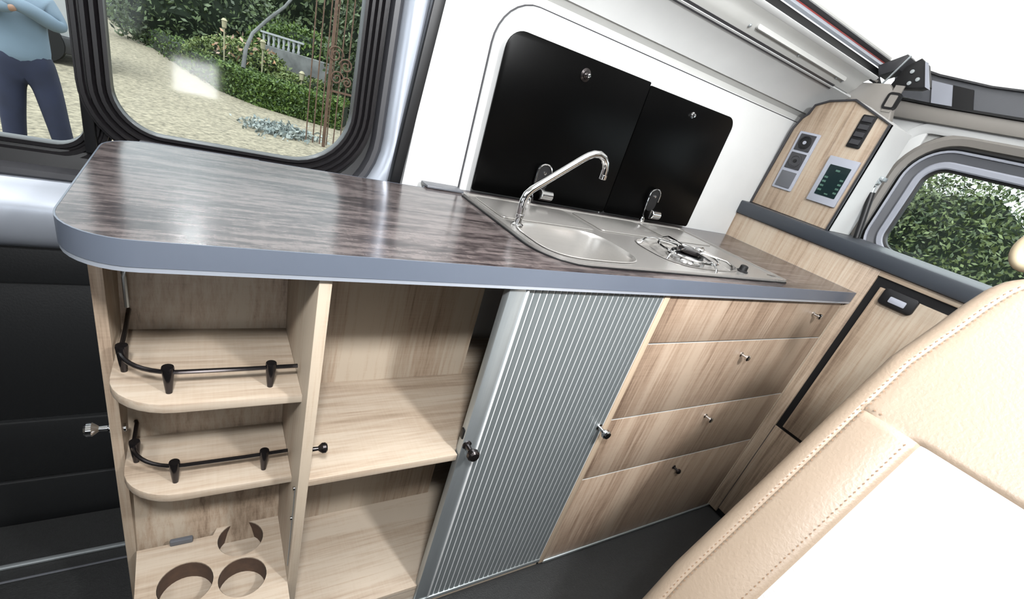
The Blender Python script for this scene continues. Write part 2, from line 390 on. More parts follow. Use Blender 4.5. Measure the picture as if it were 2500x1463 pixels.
# ---- rear wall with tailgate (plane x ~ .3)
W2R = (-.95, .118, 1.125, 1.402)   # y0,y1,z0,z1 of the glass
WR = struct('wall_rear', holed(B(), [(-1.35, -.09), (.53, -.09), (.53, 1.58), (-1.35, 1.58)], [rr(*W2R, .05, 8, .07)], 'x', .345, .36), M_offw, 'light grey rear wall around the tailgate')
obj('body_frame', sweep_rr(B(), W2R, .05, [(.078, .34), (.085, .325), (.105, .318), (.118, .322), (.124, .335), (.124, .35), (.078, .35)], 'x'), M_beigey, WR, 'grey curved tailgate reveal')
obj('light_cove', sweep_rr(B(), (-1.2, .24, .9, 1.505), .06, [(0, .325), (.012, .318), (.03, .318), (.036, .33), (.036, .345), (0, .345)], 'x'), M_white, WR)
obj('pillar_cover', prism(B(), [(.190, 1.13), (.30, 1.13), (.33, 1.535), (.195, 1.535)], 'x', .325, .34, bev=.004), M_white, WR, 'white pillar cover beside the tailgate')
obj('header_trim', prism(B(), [(-1.3, 1.532), (.36, 1.532), (.36, 1.552), (.33, 1.586), (.2, 1.580), (.0, 1.576), (-1.3, 1.566)], 'x', .30, .335, bev=.006), M_beigey, WR, 'warm grey header trim above the tailgate window')
obj('header_edge', prism(B(), [(-1.3, 1.566), (.0, 1.576), (.2, 1.580), (.33, 1.586), (.33, 1.592), (.2, 1.587), (.0, 1.583), (-1.3, 1.573)], 'x', .292, .312), M_black, WR)
rb2 = prism(B(), [(-1.3, 1.573), (.0, 1.583), (.2, 1.587), (.36, 1.60), (.40, 1.70), (.25, 1.668), (.1, 1.652), (-.1, 1.648), (-1.3, 1.66)], 'x', .31, .33)
RP = obj('roof_end_panel', rb2, M_mgrey, WR, 'grey panel at the rear end of the pop-up roof')
obj('light_band', prism(B(), [(.168, 1.588), (.23, 1.590), (.265, 1.655), (.20, 1.647)], 'x', .304, .312), M_lgrey, WR, 'pale band on the roof end panel')
obj('dark_band', prism(B(), [(.110, 1.586), (.168, 1.588), (.20, 1.648), (.14, 1.641)], 'x', .303, .311), M_black, WR, 'black band on the roof end panel')
obj('panel_edge', prism(B(), [(-1.3, 1.66), (-.1, 1.648), (.1, 1.652), (.25, 1.668), (.40, 1.70), (.40, 1.705), (.25, 1.674), (.1, 1.657), (-.1, 1.653), (-1.3, 1.665)], 'x', .298, .318), M_dgrey, WR)
struct('wall_roof_end', prism(B(), [(-1.05, 1.64), (.45, 1.66), (.45, 2.46), (-1.05, 2.46)], 'x', .34, .35), M_roof, 'white rear end of the raised roof')
W2 = bpy.data.objects.new('window_2', None); COL.objects.link(W2); W2['kind'] = 'structure'; W2['label'] = 'tailgate window with silver rounded frame showing trees'
LOC[W2.name] = Vector((0, 0, 0))
obj('black_edge', sweep_rr(B(), W2R, .05, [(0, .325), (0, .305), (.006, .303), (.008, .325)], 'x'), M_black, W2)
obj('silver_frame', sweep_rr(B(), W2R, .05, [(.007, .325), (.008, .305), (.012, .301), (.026, .300), (.031, .305), (.032, .325)], 'x'), M_lgrey, W2, 'silver white inner frame of the tailgate window')
obj('dark_channel', sweep_rr(B(), W2R, .05, [(.031, .330), (.032, .315), (.058, .308), (.060, .330)], 'x'), M_mgrey, W2, 'grey channel around the tailgate window')
obj('highlight_ring', sweep_rr(B(), W2R, .05, [(.058, .330), (.059, .303), (.066, .301), (.068, .330)], 'x'), M_lgrey, W2)  # pale ring painted in as the white highlight next to the seal
obj('tailgate_seal', sweep_rr(B(), W2R, .05, [(.067, .335), (.068, .312), (.072, .308), (.078, .312), (.079, .335)], 'x'), M_black, W2, 'black rubber tailgate seal')
obj('pane', prism(B(), rr(*W2R, .052, 8, .004), 'x', .318, .321), M_glass, W2)

# ================================================================== KITCHEN
def knob(name, parent, org, ax, m=M_chrome, s=1.):
    """small turned furniture knob: base rose, neck, fluted cap"""
    return obj(name, lathe(B(), [(.0, 0), (.008 * s, 0), (.008 * s, .002 * s), (.0045 * s, .004 * s), (.004 * s, .014 * s), (.0075 * s, .018 * s), (.0105 * s, .022 * s), (.0105 * s, .028 * s), (.008 * s, .031 * s), (0, .032 * s)], org, ax, 20), m, parent)
# --- open shelf unit (left)
SU = thing('open_shelf_unit', 'open oak end unit with two railed curved shelves and bottle tray', 'shelf unit', (-1.75, .15, 0))
obj('side_panel', bx(-1.896, -1.880, .155, .50, .0, .952, bev=.001), M_oakz, SU)
obj('side_panel', bx(-1.622, -1.604, -.004, .50, .0, .952, bev=.001), M_oakz, SU, 'dividing panel between the open compartments')
obj('back_panel', prism(B(), [(.155, .20), (.167, .20), (.305, .95), (.293, .95)], 'x', -1.88, -1.622), M_oakz, SU)
obj('side_cheek', bx(-1.912, -1.8965, .30, .46, .0, .93, bev=.001), M_lgrey, SU, 'grey cheek outside the end panel')
def shelf_poly(yf, yb, r=.085):
    xl, xr_ = -1.880, -1.622
    pts = [(xr_, yf), (xr_, yb), (xl, yb)]
    pts += [(xl + r - r * cos(t), yf + r * .9 - r * .9 * sin(t)) for t in [i / 8 * pi / 2 for i in range(9)]]
    return pts
for (zt, yf, yb) in ((.717, .034, .262), (.506, .055, .222)):
    sh = obj('shelf', prism(B(), shelf_poly(yf, yb), 'z', zt - .017, zt, bev=.0015), M_oakx, SU)
    r = .075; c = (-1.866 + r, yf + .028 + r * .9)
    path = [(-1.628, yf + .030, zt + .038), (-1.70, yf + .028, zt + .038)]
    path += [(c[0] - r * sin(t), c[1] - r * .9 * cos(t), zt + .038) for t in [i / 10 * pi / 2 for i in range(11)]]
    path += [(-1.866, yf + .15, zt + .038), (-1.868, yb - .01, zt + .038)]
    ra = obj('shelf_rail', tube(B(), path, .0035, 8), M_dchrome, sh, 'dark curved gallery rail')
    for (px, py) in ((-1.668, yf + .029), (-1.805, yf + .030), (-1.864, yf + .092)):
        obj('rail_post', lathe(B(), [(.0045, 0), (.0065, .02), (.0085, .044), (.0078, .047), (0, .0475)], (px, py, zt), (0, 0, 1), 16), M_dchrome, sh)
tz = .262
holes = [[(cx + rr_ * cos(t), cy + rr_ * sin(t)) for t in [2 * pi * i / 32 for i in range(32)]] for cx, cy, rr_ in ((-1.796, .052, .046), (-1.700, .036, .043), (-1.699, .128, .043))]
tray = obj('bottle_tray', holed(B(), [(-1.622, -.045), (-1.622, .168), (-1.742, .168), (-1.750, .150), (-1.85, .150), (-1.879, .150), (-1.872, .0), (-1.86, -.045)], holes, 'z', tz - .020, tz), M_oakx, SU, 'oak tray with three round bottle cut-outs')
obj('tray_base', bx(-1.874, -1.622, -.04, .16, tz - .062, tz - .046), M_oakx, SU)
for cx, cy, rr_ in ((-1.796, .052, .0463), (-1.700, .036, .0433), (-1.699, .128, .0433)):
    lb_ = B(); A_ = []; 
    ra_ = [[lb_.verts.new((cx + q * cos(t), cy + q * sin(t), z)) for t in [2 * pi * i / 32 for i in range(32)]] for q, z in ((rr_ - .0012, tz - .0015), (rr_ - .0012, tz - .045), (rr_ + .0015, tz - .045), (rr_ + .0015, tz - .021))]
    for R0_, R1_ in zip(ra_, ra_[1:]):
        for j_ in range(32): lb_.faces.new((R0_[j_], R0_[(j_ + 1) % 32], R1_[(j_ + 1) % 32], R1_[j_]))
    obj('hole_liner', lb_, M_holeshade, SU, 'dark brown liner standing in for shade inside the bottle hole')  # added liner, coloured dark to deepen the shade in the hole
obj('metal_clip', bx(-1.825, -1.785, .142, .152, tz, tz + .014, bev=.003), M_mgrey, SU, 'grey metal clip at the back of the tray')
obj('hook', tube(B(), [(-1.868, .235, .83), (-1.866, .225, .845), (-1.866, .222, .83), (-1.866, .225, .775)], .0035, 8), M_alu, SU, 'small silver hook on the end panel')
obj('cable', tube(B(), [(-1.868, .238, .93), (-1.862, .236, .90), (-1.868, .234, .87), (-1.870, .232, .84)], .0016, 6), M_black, SU)
knob('knob', SU, (-1.897, .175, .565), (-1, 0, 0), M_chrome, 1.15)
obj('knob_screw', lathe(B(), [(.008, 0), (.008, .004), (.005, .006), (0, .0062)], (-1.880, .172, .565), (1, 0, 0), 14), M_chrome, SU)
knob('knob', SU, (-1.604, .012, .610), (1, 0, 0), M_dchrome, .9)
tr = obj('door_track', bx(-1.6235, -1.6225, .008, .014, .30, .52), M_alu, SU, 'thin metal track on the divider')
for zz in (.52, .44): obj('track_stud', lathe(B(), [(.004, 0), (.004, .003), (0, .0035)], (-1.6235, .011, zz), (-1, 0, 0), 12), M_chrome, SU)
# --- tambour cabinet (middle)
TC = thing('tambour_cabinet', 'oak cabinet with half-open silver tambour shutter door', 'cabinet', (-1.25, .2, 0))
obj('back_panel', bx(-1.604, -1.168, .284, .300, .0, .952), M_oakz, TC)
obj('shelf', prism(B(), [(-1.604, 0), (-1.305, 0), (-1.305, .018), (-.885, .018), (-.885, .284), (-1.604, .284)], 'z', .531, .548, bev=.001), M_oakx, TC)
obj('shelf_extension', bx(-1.168, -.886, .284, .46, .531, .548), M_oakx, TC)
obj('cabinet_floor', bx(-1.604, -.885, .004, .50, .066, .084, bev=.001), M_oakx, TC)
obj('door_post', bx(-1.303, -1.264, -.004, .016, .03, .950, bev=.003), M_alu, TC, 'brushed aluminium shutter end post')
obj('post_highlight', bx(-1.2665, -1.2615, -.0065, .0, .03, .950, bev=.001), M_tambl, TC)  # bright strip painted in as the highlight line along the post
td = obj('tambour_door', bx(-1.262, -.884, .0006, .010, .022, .950), M_tambl, TC, 'silver ribbed tambour shutter')  # bright backing shows between the slats as painted edge highlights
n = 24; wdt = (1.2615 - .886) / n
slat_mesh = None
for i in range(n):
    x0 = -1.2615 + i * wdt
    if slat_mesh is None:
        s = obj('slat', prism(B(), [(x0 + .0010, .005), (x0 + .0012, .0005), (x0 + .0032, -.0012), (x0 + wdt - .0026, -.0012), (x0 + wdt - .0014, .0005), (x0 + wdt - .0012, .005)], 'z', .024, .950), M_tamb, td); slat_mesh = s.data; s0 = s
    else:
        s = s0.copy(); COL.objects.link(s); s.parent = td; s.location = (i * wdt, 0, 0)
knob('knob', TC, (-1.292, -.004, .578), (0, -1, 0), M_dchrome, 1.3)
knob('knob', TC, (-.900, -.001, .563), (0, -1, 0), M_chrome, 1.2)
obj('latch', bx(-1.306, -1.300, .0, .012, .590, .615, bev=.002), M_black, TC)
obj('bottom_rail', bx(-1.604, -.885, -.004, .012, .010, .024, bev=.002), M_alu, TC, 'aluminium rail along the cabinet foot')
obj('cabinet_foot', bx(-1.604, -.885, .004, .020, -.012, .066), M_oakx, TC)
# --- drawer cabinet
DC = thing('drawer_cabinet', 'oak cabinet of four drawers with small metal knobs', 'cabinet', (-.43, .2, 0))
obj('side_panel', bx(-.884, -.866, -.003, .46, .0, .952, bev=.001), mat('pale_edge', (222, 198, 170), .5), DC)
obj('carcass', bx(-.866, -.006, .020, .46, .0, .951), M_oakz, DC)
obj('side_panel', bx(-.009, -.001, -.001, .02, .0, .952), M_oakz, DC)
zs = [.004, .358, .578, .814, .950]
kn = [(-.432, .311), (-.426, .533), (-.429, .766), (-.158, .905)]
for i in range(4):
    d = obj('drawer', bx(-.862, -.012, 0, .0185, zs[i] + .0025, zs[i + 1] - .0015, bev=.0012), M_oakd, DC)
    obj('pale_top_edge', bx(-.861, -.013, .0008, .018, zs[i + 1] - .0016, zs[i + 1] - .0008), M_offw, d) if i < 3 else None
    ko = kn[i]
    obj('knob', lathe(B(), [(0, 0), (.0075, 0), (.0075, .002), (.004, .004), (.0038, .016), (.009, .018), (.0095, .024), (.006, .027), (0, .0275)], (ko[0], 0, ko[1]), (0, -1, 0), 18), M_dchrome if i == 0 else M_chrome, d)
obj('foot_strip', bx(-.866, .0, -.003, .012, -.006, .004, bev=.001), M_alu, DC, 'aluminium foot strip')
# --- worktop
wt = [(-.002, -.012), (-.002, .497), (-1.28, .497), (-1.31, .452), (-1.83, .452)]
wt += [(-1.83 - .07 * sin(t), .382 + .07 * cos(t)) for t in [i / 8 * pi / 2 for i in range(9)]][1:]
wt += [(-1.82 - .08 * cos(t), .068 - .08 * sin(t)) for t in [i / 10 * pi / 2 for i in range(11)]]
SK = rr(-1.196, -.386, .034, .415, (.10, .02, .02, .02), 8)
# cut-out under the sink
WT = thing('worktop', 'long dark wood-effect worktop with grey edge band and rounded end', 'worktop', (-.95, .22, .952))
BAS = [(-1.060 + .130 * math.copysign(abs(cos(t)) ** .6, cos(t)), .141 + .100 * math.copysign(abs(sin(t)) ** .6, sin(t))) for t in [2 * pi * i / 40 for i in range(40)]]
BAS2 = [(-1.060 + (a + 1.060) * 1.06, .136 + (b - .136) * 1.06) for a, b in BAS]
hob_hole = [(-.665 + .150 * math.copysign(abs(cos(t)) ** .7, cos(t)), .150 + .098 * math.copysign(abs(sin(t)) ** .7, sin(t))) for t in [2 * pi * i / 36 for i in range(36)]]
hob_hole2 = [(-.665 + (a + .665) * 1.05, .15 + (b - .15) * 1.05) for a, b in hob_hole]
obj('board', holed(B(), wt, [BAS2, hob_hole2], 'z', .958, .9895), M_top, WT, smooth=False)
eb = B(); nW = len(wt)
def offpoly(poly, d):
    out = []
    n = len(poly); A = sum(poly[i][0] * poly[(i + 1) % n][1] - poly[(i + 1) % n][0] * poly[i][1] for i in range(n))
    s = 1 if A > 0 else -1
    for i in range(n):
        a = Vector(poly[i - 1]); b = Vector(poly[i]); c = Vector(poly[(i + 1) % n])
        d1 = (b - a).normalized(); d2 = (c - b).normalized()
        n1 = Vector((d1.y, -d1.x)) * s; n2 = Vector((d2.y, -d2.x)) * s
        m = (n1 + n2); m = m / max(m.length_squared / 2, .3) if m.length > 1e-6 else n1
        out.append(tuple(b + m * d))
    return out
EO = offpoly(wt, .0022)
obj('edge_band', holed(B(), EO, [offpoly(wt, .0002)], 'z', .957, .9897), M_edge, WT, 'grey edge band')
EI = offpoly(wt, -.02)
ul = holed(B(), offpoly(wt, .0012), [EI], 'z', .9505, .9568)
obj('underside_lip', ul, M_silver, WT, 'pale metallic lip under the edge')
obj('end_cover', bx(-1.30, -1.20, .452, .499, .9905, .9965, bev=.002), M_mgrey, WT, 'grey cover strip at the wall')

# --- sink and hob
SH = thing('sink_hob_unit', 'stainless steel sink and gas hob set into the worktop', 'sink', (-.79, .22, .99))
RIM = rr(-1.214, -.370, .020, .436, (.10, .014, .014, .014), 10)
obj('gasket', holed(B(), offpoly(RIM, .0035), [BAS2, hob_hole2], 'z', .9898, .9925), M_black, SH, 'black gasket under the steel rim')
obj('steel_plate', holed(B(), RIM, [BAS, hob_hole], 'z', .9926, .9955), M_steel, SH)
obj('raised_rim', holed(B(), offpoly(RIM, .0005), [offpoly(RIM, -.007)], 'z', .9950, .9985), M_steel, SH)
def bowl(loop, c, depth, z, steps, m, name, parent):
    bm = B(); rings = []
    for sc, dz in steps:
        rings.append([bm.verts.new((c[0] + (a - c[0]) * sc, c[1] + (b - c[1]) * sc, z - depth * dz)) for a, b in loop])
    for A, Q in zip(rings, rings[1:]):
        for j in range(len(A)): bm.faces.new((A[j], A[(j + 1) % len(A)], Q[(j + 1) % len(A)], Q[j]))
    bm.faces.new(rings[-1]); bmesh.ops.recalc_face_normals(bm, faces=bm.faces)
    return obj(name, bm, m, parent, angle=60)
bowl(BAS, (-1.06, .136), .11, .9955, [(1.035, -.02), (1.01, -.03), (1, 0), (.985, .06), (.96, .5), (.90, .88), (.80, .98), (.3, 1.0)], M_steel, 'basin', SH)
bowl(hob_hole, (-.665, .15), .012, .9955, [(1.03, -.15), (1.01, -.2), (1, 0), (.96, .7), (.9, 1.0), (.2, 1.0)], M_steel, 'hob_recess', SH)
obj('raised_pad', prism(B(), rr(-1.19, -.905, .262, .415, .012, 5), 'z', .9955, .9985, bev=.002), M_steel, SH)
obj('raised_pad', prism(B(), rr(-.875, -.62, .268, .415, .012, 5), 'z', .9955, .9985, bev=.002), M_steel, SH)
obj('raised_pad', prism(B(), rr(-.60, -.400, .268, .415, .012, 5), 'z', .9955, .9985, bev=.002), M_steel, SH)
bu = obj('burner', lathe(B(), [(.052, 0), (.052, .006), (.044, .011), (.030, .012), (.030, .018), (.026, .020), (0, .021)], (-.665, .15, .984), (0, 0, 1), 32), M_chrome, SH)
obj('burner_cap', lathe(B(), [(.030, 0), (.034, .002), (.034, .006), (.026, .009), (0, .0095)], (-.665, .15, 1.0045), (0, 0, 1), 28), M_dchrome, SH, 'dark burner cap')
obj('burner_ring', tube(B(), [(-.665 + .040 * cos(t), .15 + .040 * sin(t), .998) for t in [2 * pi * i / 28 for i in range(28)]], .004, 6, closed=True), M_black, SH)
gr = B()
tube(gr, [(-.665 + .082 * cos(t), .15 + .082 * sin(t), 1.004) for t in [2 * pi * i / 32 for i in range(32)]], .003, 8, closed=True)
for k in range(6):
    a = k * pi / 3 + .3
    tube(gr, [(-.665 + r_ * cos(a), .15 + r_ * sin(a), z_) for r_, z_ in ((.125, .988), (.118, 1.004), (.10, 1.012), (.035, 1.014), (.03, 1.010))], .0028, 8)
obj('pan_support', gr, M_chrome, SH, 'chrome wire pan support')
for (kx, ky) in ((-.532, .064),):
    obj('gas_knob', lathe(B(), [(.015, 0), (.015, .003), (.011, .005), (.010, .016), (.007, .018), (0, .0182)], (kx, ky, .9955), (0, 0, 1), 20), M_black, SH, 'black gas control knob')
obj('badge', bx(-.415, -.385, .046, .060, .9955, .9965, bev=.0008), M_chrome, SH)
obj('plug_handle', lathe(B(), [(0, 0), (.006, 0), (.007, .002), (.007, .022), (.005, .025), (0, .0255)], (-1.178, .150, .985), (.6, -.6, -.5), 14), M_chrome, SH, 'small chrome plug inside the basin rim')
obj('drain', lathe(B(), [(.022, 0), (.022, .002), (.016, .0025), (.014, .001), (0, .001)], (-1.06, .136, .8858), (0, 0, 1), 24), M_chrome, SH)
# --- tap
TP = thing('tap', 'chrome folding tap with angled spout over the sink', 'tap', (-1.176, .217, .9955))
obj('tap_base', lathe(B(), [(0, 0), (.013, 0), (.013, .004), (.0085, .007), (.008, .018), (.0095, .020), (.0095, .026), (.007, .028), (0, .029)], (-1.176, .217, .9955), (0, 0, 1), 24), M_chrome, TP)
sp = [(-1.176, .217, 1.012), (-1.178, .217, 1.035), (-1.1785, .217, 1.052), (-1.175, .217, 1.065), (-1.166, .217, 1.0765), (-1.152, .217, 1.088), (-1.11, .217, 1.121), (-1.06, .217, 1.160)]
sp += [(-1.047, .217, 1.169), (-1.034, .217, 1.1755), (-1.018, .217, 1.178), (-1.003, .217, 1.174), (-.992, .217, 1.163), (-.987, .217, 1.150), (-.986, .217, 1.134)]
obj('spout', tube(B(), sp, .0082, 16), M_chrome, TP)
obj('nozzle', lathe(B(), [(.0072, 0), (.0088, .001), (.0088, .010), (.0075, .011)], (-.986, .217, 1.139), (0, 0, -1), 18), M_chrome, TP)
# --- glass lids
def lid(x0, x1, zt, r, bx_, bz, lab):
    L = thing('glass_lid', lab, 'lid', ((x0 + x1) / 2, .476, .9975), 'glass lids of the sink and hob')
    del L['group']
    obj('glass_panel', prism(B(), rr(x0, x1, .9985, zt, r, 8), 'y', .474, .479, bev=.001), M_gloss, L)
    return L
L1 = lid(-1.170, -.699, 1.373, (.008, .008, .004, .045), 0, 0, 'larger black glass lid standing upright behind the sink basin')
obj('lock_ring', lathe(B(), [(0, 0), (.016, 0), (.016, .002), (.010, .004), (.009, .007), (.005, .008), (0, .008)], (-.928, .474, 1.333), (0, -1, 0), 22), M_dchrome, L1)
obj('lock_pin', lathe(B(), [(.005, 0), (.005, .012), (.003, .014), (0, .0142)], (-.928, .468, 1.333), (0, -1, 0), 14), M_chrome, L1)
L2 = lid(-.696, -.284, 1.366, (.008, .008, .035, .004), 0, 0, 'smaller black glass lid standing upright behind the hob')
obj('lock_pin', lathe(B(), [(0, 0), (.009, 0), (.009, .002), (.005, .003), (.005, .010), (0, .011)], (-.490, .474, 1.333), (0, -1, 0), 16), M_chrome, L2)
for (hx, L) in ((-.955, L1), (-.503, L2)):
    s = .018
    h = obj('hinge', lathe(B(), [(0, 0), (.013, 0), (.0145, .002), (.0145, .038), (.013, .040), (0, .040)], (hx - .02, .447, 1.024), (1, 0, 0), 22), M_chrome, L)
    loop = [(hx - .03, .455, 1.0), (hx - .036, .460, 1.02), (hx - .036, .463, 1.06)]
    loop += [(hx - .012 - .024 * cos(t), .464, 1.078 + .024 * sin(t)) for t in [i / 10 * pi for i in range(1, 10)]]
    loop += [(hx + .012, .464, 1.062)]
    obj('hinge_loop', tube(B(), loop, .0022, 8), M_chrome, L)
    obj('hinge_plate', prism(B(), rr(hx - .034, hx + .010, 1.03, 1.10, .02, 6), 'y', .466, .473), M_black, L)
    obj('hinge_screw', lathe(B(), [(.004, 0), (.004, .003), (0, .0035)], (hx - .010, .466, 1.078), (0, -1, 0), 12), M_chrome, L)
    obj('hinge_bolt', lathe(B(), [(.008, 0), (.009, .004), (.006, .014), (0, .015)], (hx - .055, .440, .9985), (0, 0, 1), 16), M_chrome, L)

# --- fridge cabinet across the rear
FC = thing('fridge_cabinet', 'tall oak fridge cabinet across the van end with black framed door', 'cabinet', (.15, 0, 0))
obj('front_stile', bx(.0, .018, -.036, .503, .0, 1.079, bev=.001), M_oakz, FC)
obj('carcass', bx(.018, .29, -.95, .495, -.01, 1.078), M_oakz, FC)
obj('door_gap', bx(.008, .0185, -.56, -.036, .455, 1.062), M_black, FC, 'black gap around the fridge door')
obj('fridge_door', bx(-.002, .014, -.545, -.060, .472, 1.034, bev=.0015), M_oakz, FC)
obj('lower_panel', bx(.0, .018, -.56, -.037, .02, .458, bev=.001), M_oakz, FC)
obj('panel_seam', bx(-.0006, .0, -.0385, -.0365, .02, .458), M_dgrey, FC)
obj('plinth', bx(.006, .02, -.56, -.036, -.01, .02), M_black, FC)
obj('top_rail', bx(.0, .018, -.95, -.036, 1.062, 1.079, bev=.001), M_oaky, FC)
lt = obj('door_latch', prism(B(), rr(-.170, -.078, .992, 1.042, .010, 5), 'x', -.014, -.002, bev=.002), M_black, FC, 'black latch housing')
obj('latch_button', prism(B(), rr(-.147, -.102, 1.005, 1.023, .003, 4), 'x', -.016, -.0135, bev=.0008), M_lgrey, lt, 'pale lilac latch button')
# --- ledge
LT = obj('rear_ledge', B(), M_ledge) if False else None
lb = B(); prism(lb, [(.285, -.95), (-.012, -.95), (-.012, .49), (-.004, .506), (.03, .506), (.285, .506)], 'z', 1.080, 1.128, bev=.006)
tag(obj('rear_ledge', lb, M_ledge), 'anthracite ledge board on top of the rear fridge cabinet', 'ledge')
# --- control cabinet
CC = thing('control_cabinet', 'slim tall oak cabinet with sockets and control display above the ledge', 'cabinet', (.10, .34, 1.129))
outl = [(.188, 1.129), (.188, 1.474), (.325, 1.527), (.405, 1.512), (.447, 1.492), (.455, 1.462), (.470, 1.445), (.483, 1.408), (.4985, 1.13)]
obj('body', prism(B(), outl, 'x', .050, .060, bev=.001), M_oakz, CC)
obj('white_back', prism(B(), outl, 'x', .0605, .215), M_white, CC, 'white depth of the cabinet behind the oak front')
ol = outl[1:] 
def openstrip(pts, w_):
    bm = B(); P = [Vector(p_) for p_ in pts]; Q = []
    for i in range(len(P)):
        d = (P[min(i + 1, len(P) - 1)] - P[max(i - 1, 0)]).normalized(); Q.append(P[i] + Vector((-d.y, d.x)) * w_)
    return [tuple(v) for v in P] + [tuple(v) for v in reversed(Q)]
obj('edge_trim', prism(B(), openstrip([(.188, 1.129)] + outl[1:], -.006), 'x', .044, .062), M_dgrey, CC, 'dark rubber trim around the cabinet outline')
obj('crease', bx(.0485, .0502, .3175, .3195, 1.135, 1.52), M_oaky, CC)
sp_ = obj('socket_panel', prism(B(), rr(.372, .448, 1.206, 1.404, .004, 4), 'x', .044, .0495, bev=.001), M_lgrey, CC, 'triple socket panel with pale frame')
for i, z0 in enumerate((1.214, 1.279, 1.342)):
    so = obj('socket', prism(B(), rr(.382, .438, z0, z0 + .055, .002, 3), 'x', .041, .0445, bev=.0008), M_mgrey if i == 0 else M_dgrey, CC, 'blank grey cover' if i == 0 else None)
    if i: obj('socket_ring', lathe(B(), [(.022, 0), (.022, .002), (.017, .003), (.016, .001), (0, .001)], (.041, .410, z0 + .0275), (-1, 0, 0), 24), M_black if i == 2 else M_dgrey, so)
    if i: obj('socket_pin', lathe(B(), [(.006, 0), (.006, .003), (0, .0035)], (.0405, .410, z0 + .0275), (-1, 0, 0), 12), M_lgrey if i == 2 else M_black, so)
dp = obj('control_display', prism(B(), rr(.206, .306, 1.201, 1.352, .003, 4), 'x', .040, .0495, bev=.0015), M_lgrey, CC, 'pale grey control display')
scr = obj('screen', prism(B(), rr(.219, .289, 1.226, 1.326, .002, 3), 'x', .0385, .041), M_lcd, dp, 'dark green screen')
mk = B()
for i in range(4):
    z_ = 1.240 + i * .014
    box(mk, .0376, .0386, .274, .286, z_, z_ + .006); box(mk, .0376, .0386, .222, .233, z_, z_ + .006)
box(mk, .0376, .0386, .248, .262, 1.308, 1.314); box(mk, .0376, .0386, .246, .258, 1.232, 1.236)
tk = obj('screen_marks', mk, M_lcdg, dp, kind='stuff')
sw = obj('switch_panel', prism(B(), rr(.236, .279, 1.388, 1.488, .004, 4), 'x', .044, .0495, bev=.001), M_black, CC, 'black switch panel')
for i in range(4):
    z_ = 1.396 + i * .023
    b_ = obj('switch', prism(B(), [(.0445, z_), (.039, z_ + .003), (.041, z_ + .017), (.0445, z_ + .018)], 'y', .242, .272), M_dgrey, sw)
# corner lining above the control cabinet
struct('trim_11', prism(B(), [(.506, 1.50), (.33, 1.50), (.245, 1.485), (.262, 1.53), (.278, 1.574), (.31, 1.602), (.46, 1.592), (.506, 1.56)], 'x', .155, .185, bev=.003), M_beigey, 'warm grey corner lining above the control cabinet')
# roof hinge bracket
RB = thing('roof_bracket', 'black pop-up roof lifting bracket in the rear corner', 'bracket', (.22, .28, 1.56))
obj('bracket_plate', prism(B(), [(.315, 1.60), (.30, 1.66), (.27, 1.685), (.245, 1.67), (.205, 1.61), (.225, 1.60), (.28, 1.595)], 'x', .17, .20, bev=.004), M_black, RB)
obj('silver_arm', prism(B(), [(.252, 1.675), (.242, 1.672), (.196, 1.600), (.212, 1.606)], 'x', .163, .168), M_lgrey, RB, 'silver arm')
obj('cable', tube(B(), [(.16, .335, 1.598), (.155, .31, 1.65), (.155, .295, 1.685)], .003, 8), M_alu, RB)
sh_ = B(); sweep_rr(sh_, (.262, .288, 1.535, 1.572), .004, [(0, .150), (.007, .150), (.007, .165), (0, .165)], 'x', 4)
obj('buckle', sh_, M_black, RB, 'black strap buckle')
obj('strap', bx(.152, .158, .262, .288, 1.52, 1.60), M_beigey, RB)
for (yy, zz) in ((.272, 1.645), (.245, 1.625), (.262, 1.612)):
    obj('bolt', lathe(B(), [(.006, 0), (.006, .004), (0, .0045)], (.169, yy, zz), (-1, 0, 0), 10), M_alu, RB)
obj('seal_end', prism(B(), [(.40, 1.66), (.33, 1.70), (.315, 1.69), (.33, 1.655), (.38, 1.63)], 'x', .20, .26, bev=.003), M_dgrey, RB)
# gas strut
GS = thing('gas_strut', 'black gas strut beside the tailgate window', 'strut', (.185, .150, 1.13))
A = Vector((.185, .150, 1.130)); Bp = Vector((.185, .188, 1.285))
obj('cylinder', tube(B(), [A, A.lerp(Bp, .97)], .0105, 14), M_black, GS)
obj('rod_end', tube(B(), [A.lerp(Bp, .95), Bp + Vector((0, .004, .03))], .0055, 12), M_alu, GS)
jb = B(); lathe(jb, [(0, 0), (.009, 0), (.011, .006), (.010, .018), (.005, .022), (0, .023)], Bp + Vector((-.012, .003, .030)), (1, 0, 0), 16)
obj('ball_joint', jb, M_alu, GS, 'metal ball joint')
obj('joint_bracket', bx(.176, .215, .176, .198, 1.322, 1.336, bev=.003), M_alu, GS)
obj('joint_bracket', bx(.176, .190, .186, .210, 1.296, 1.304, bev=.002), M_dgrey, GS)

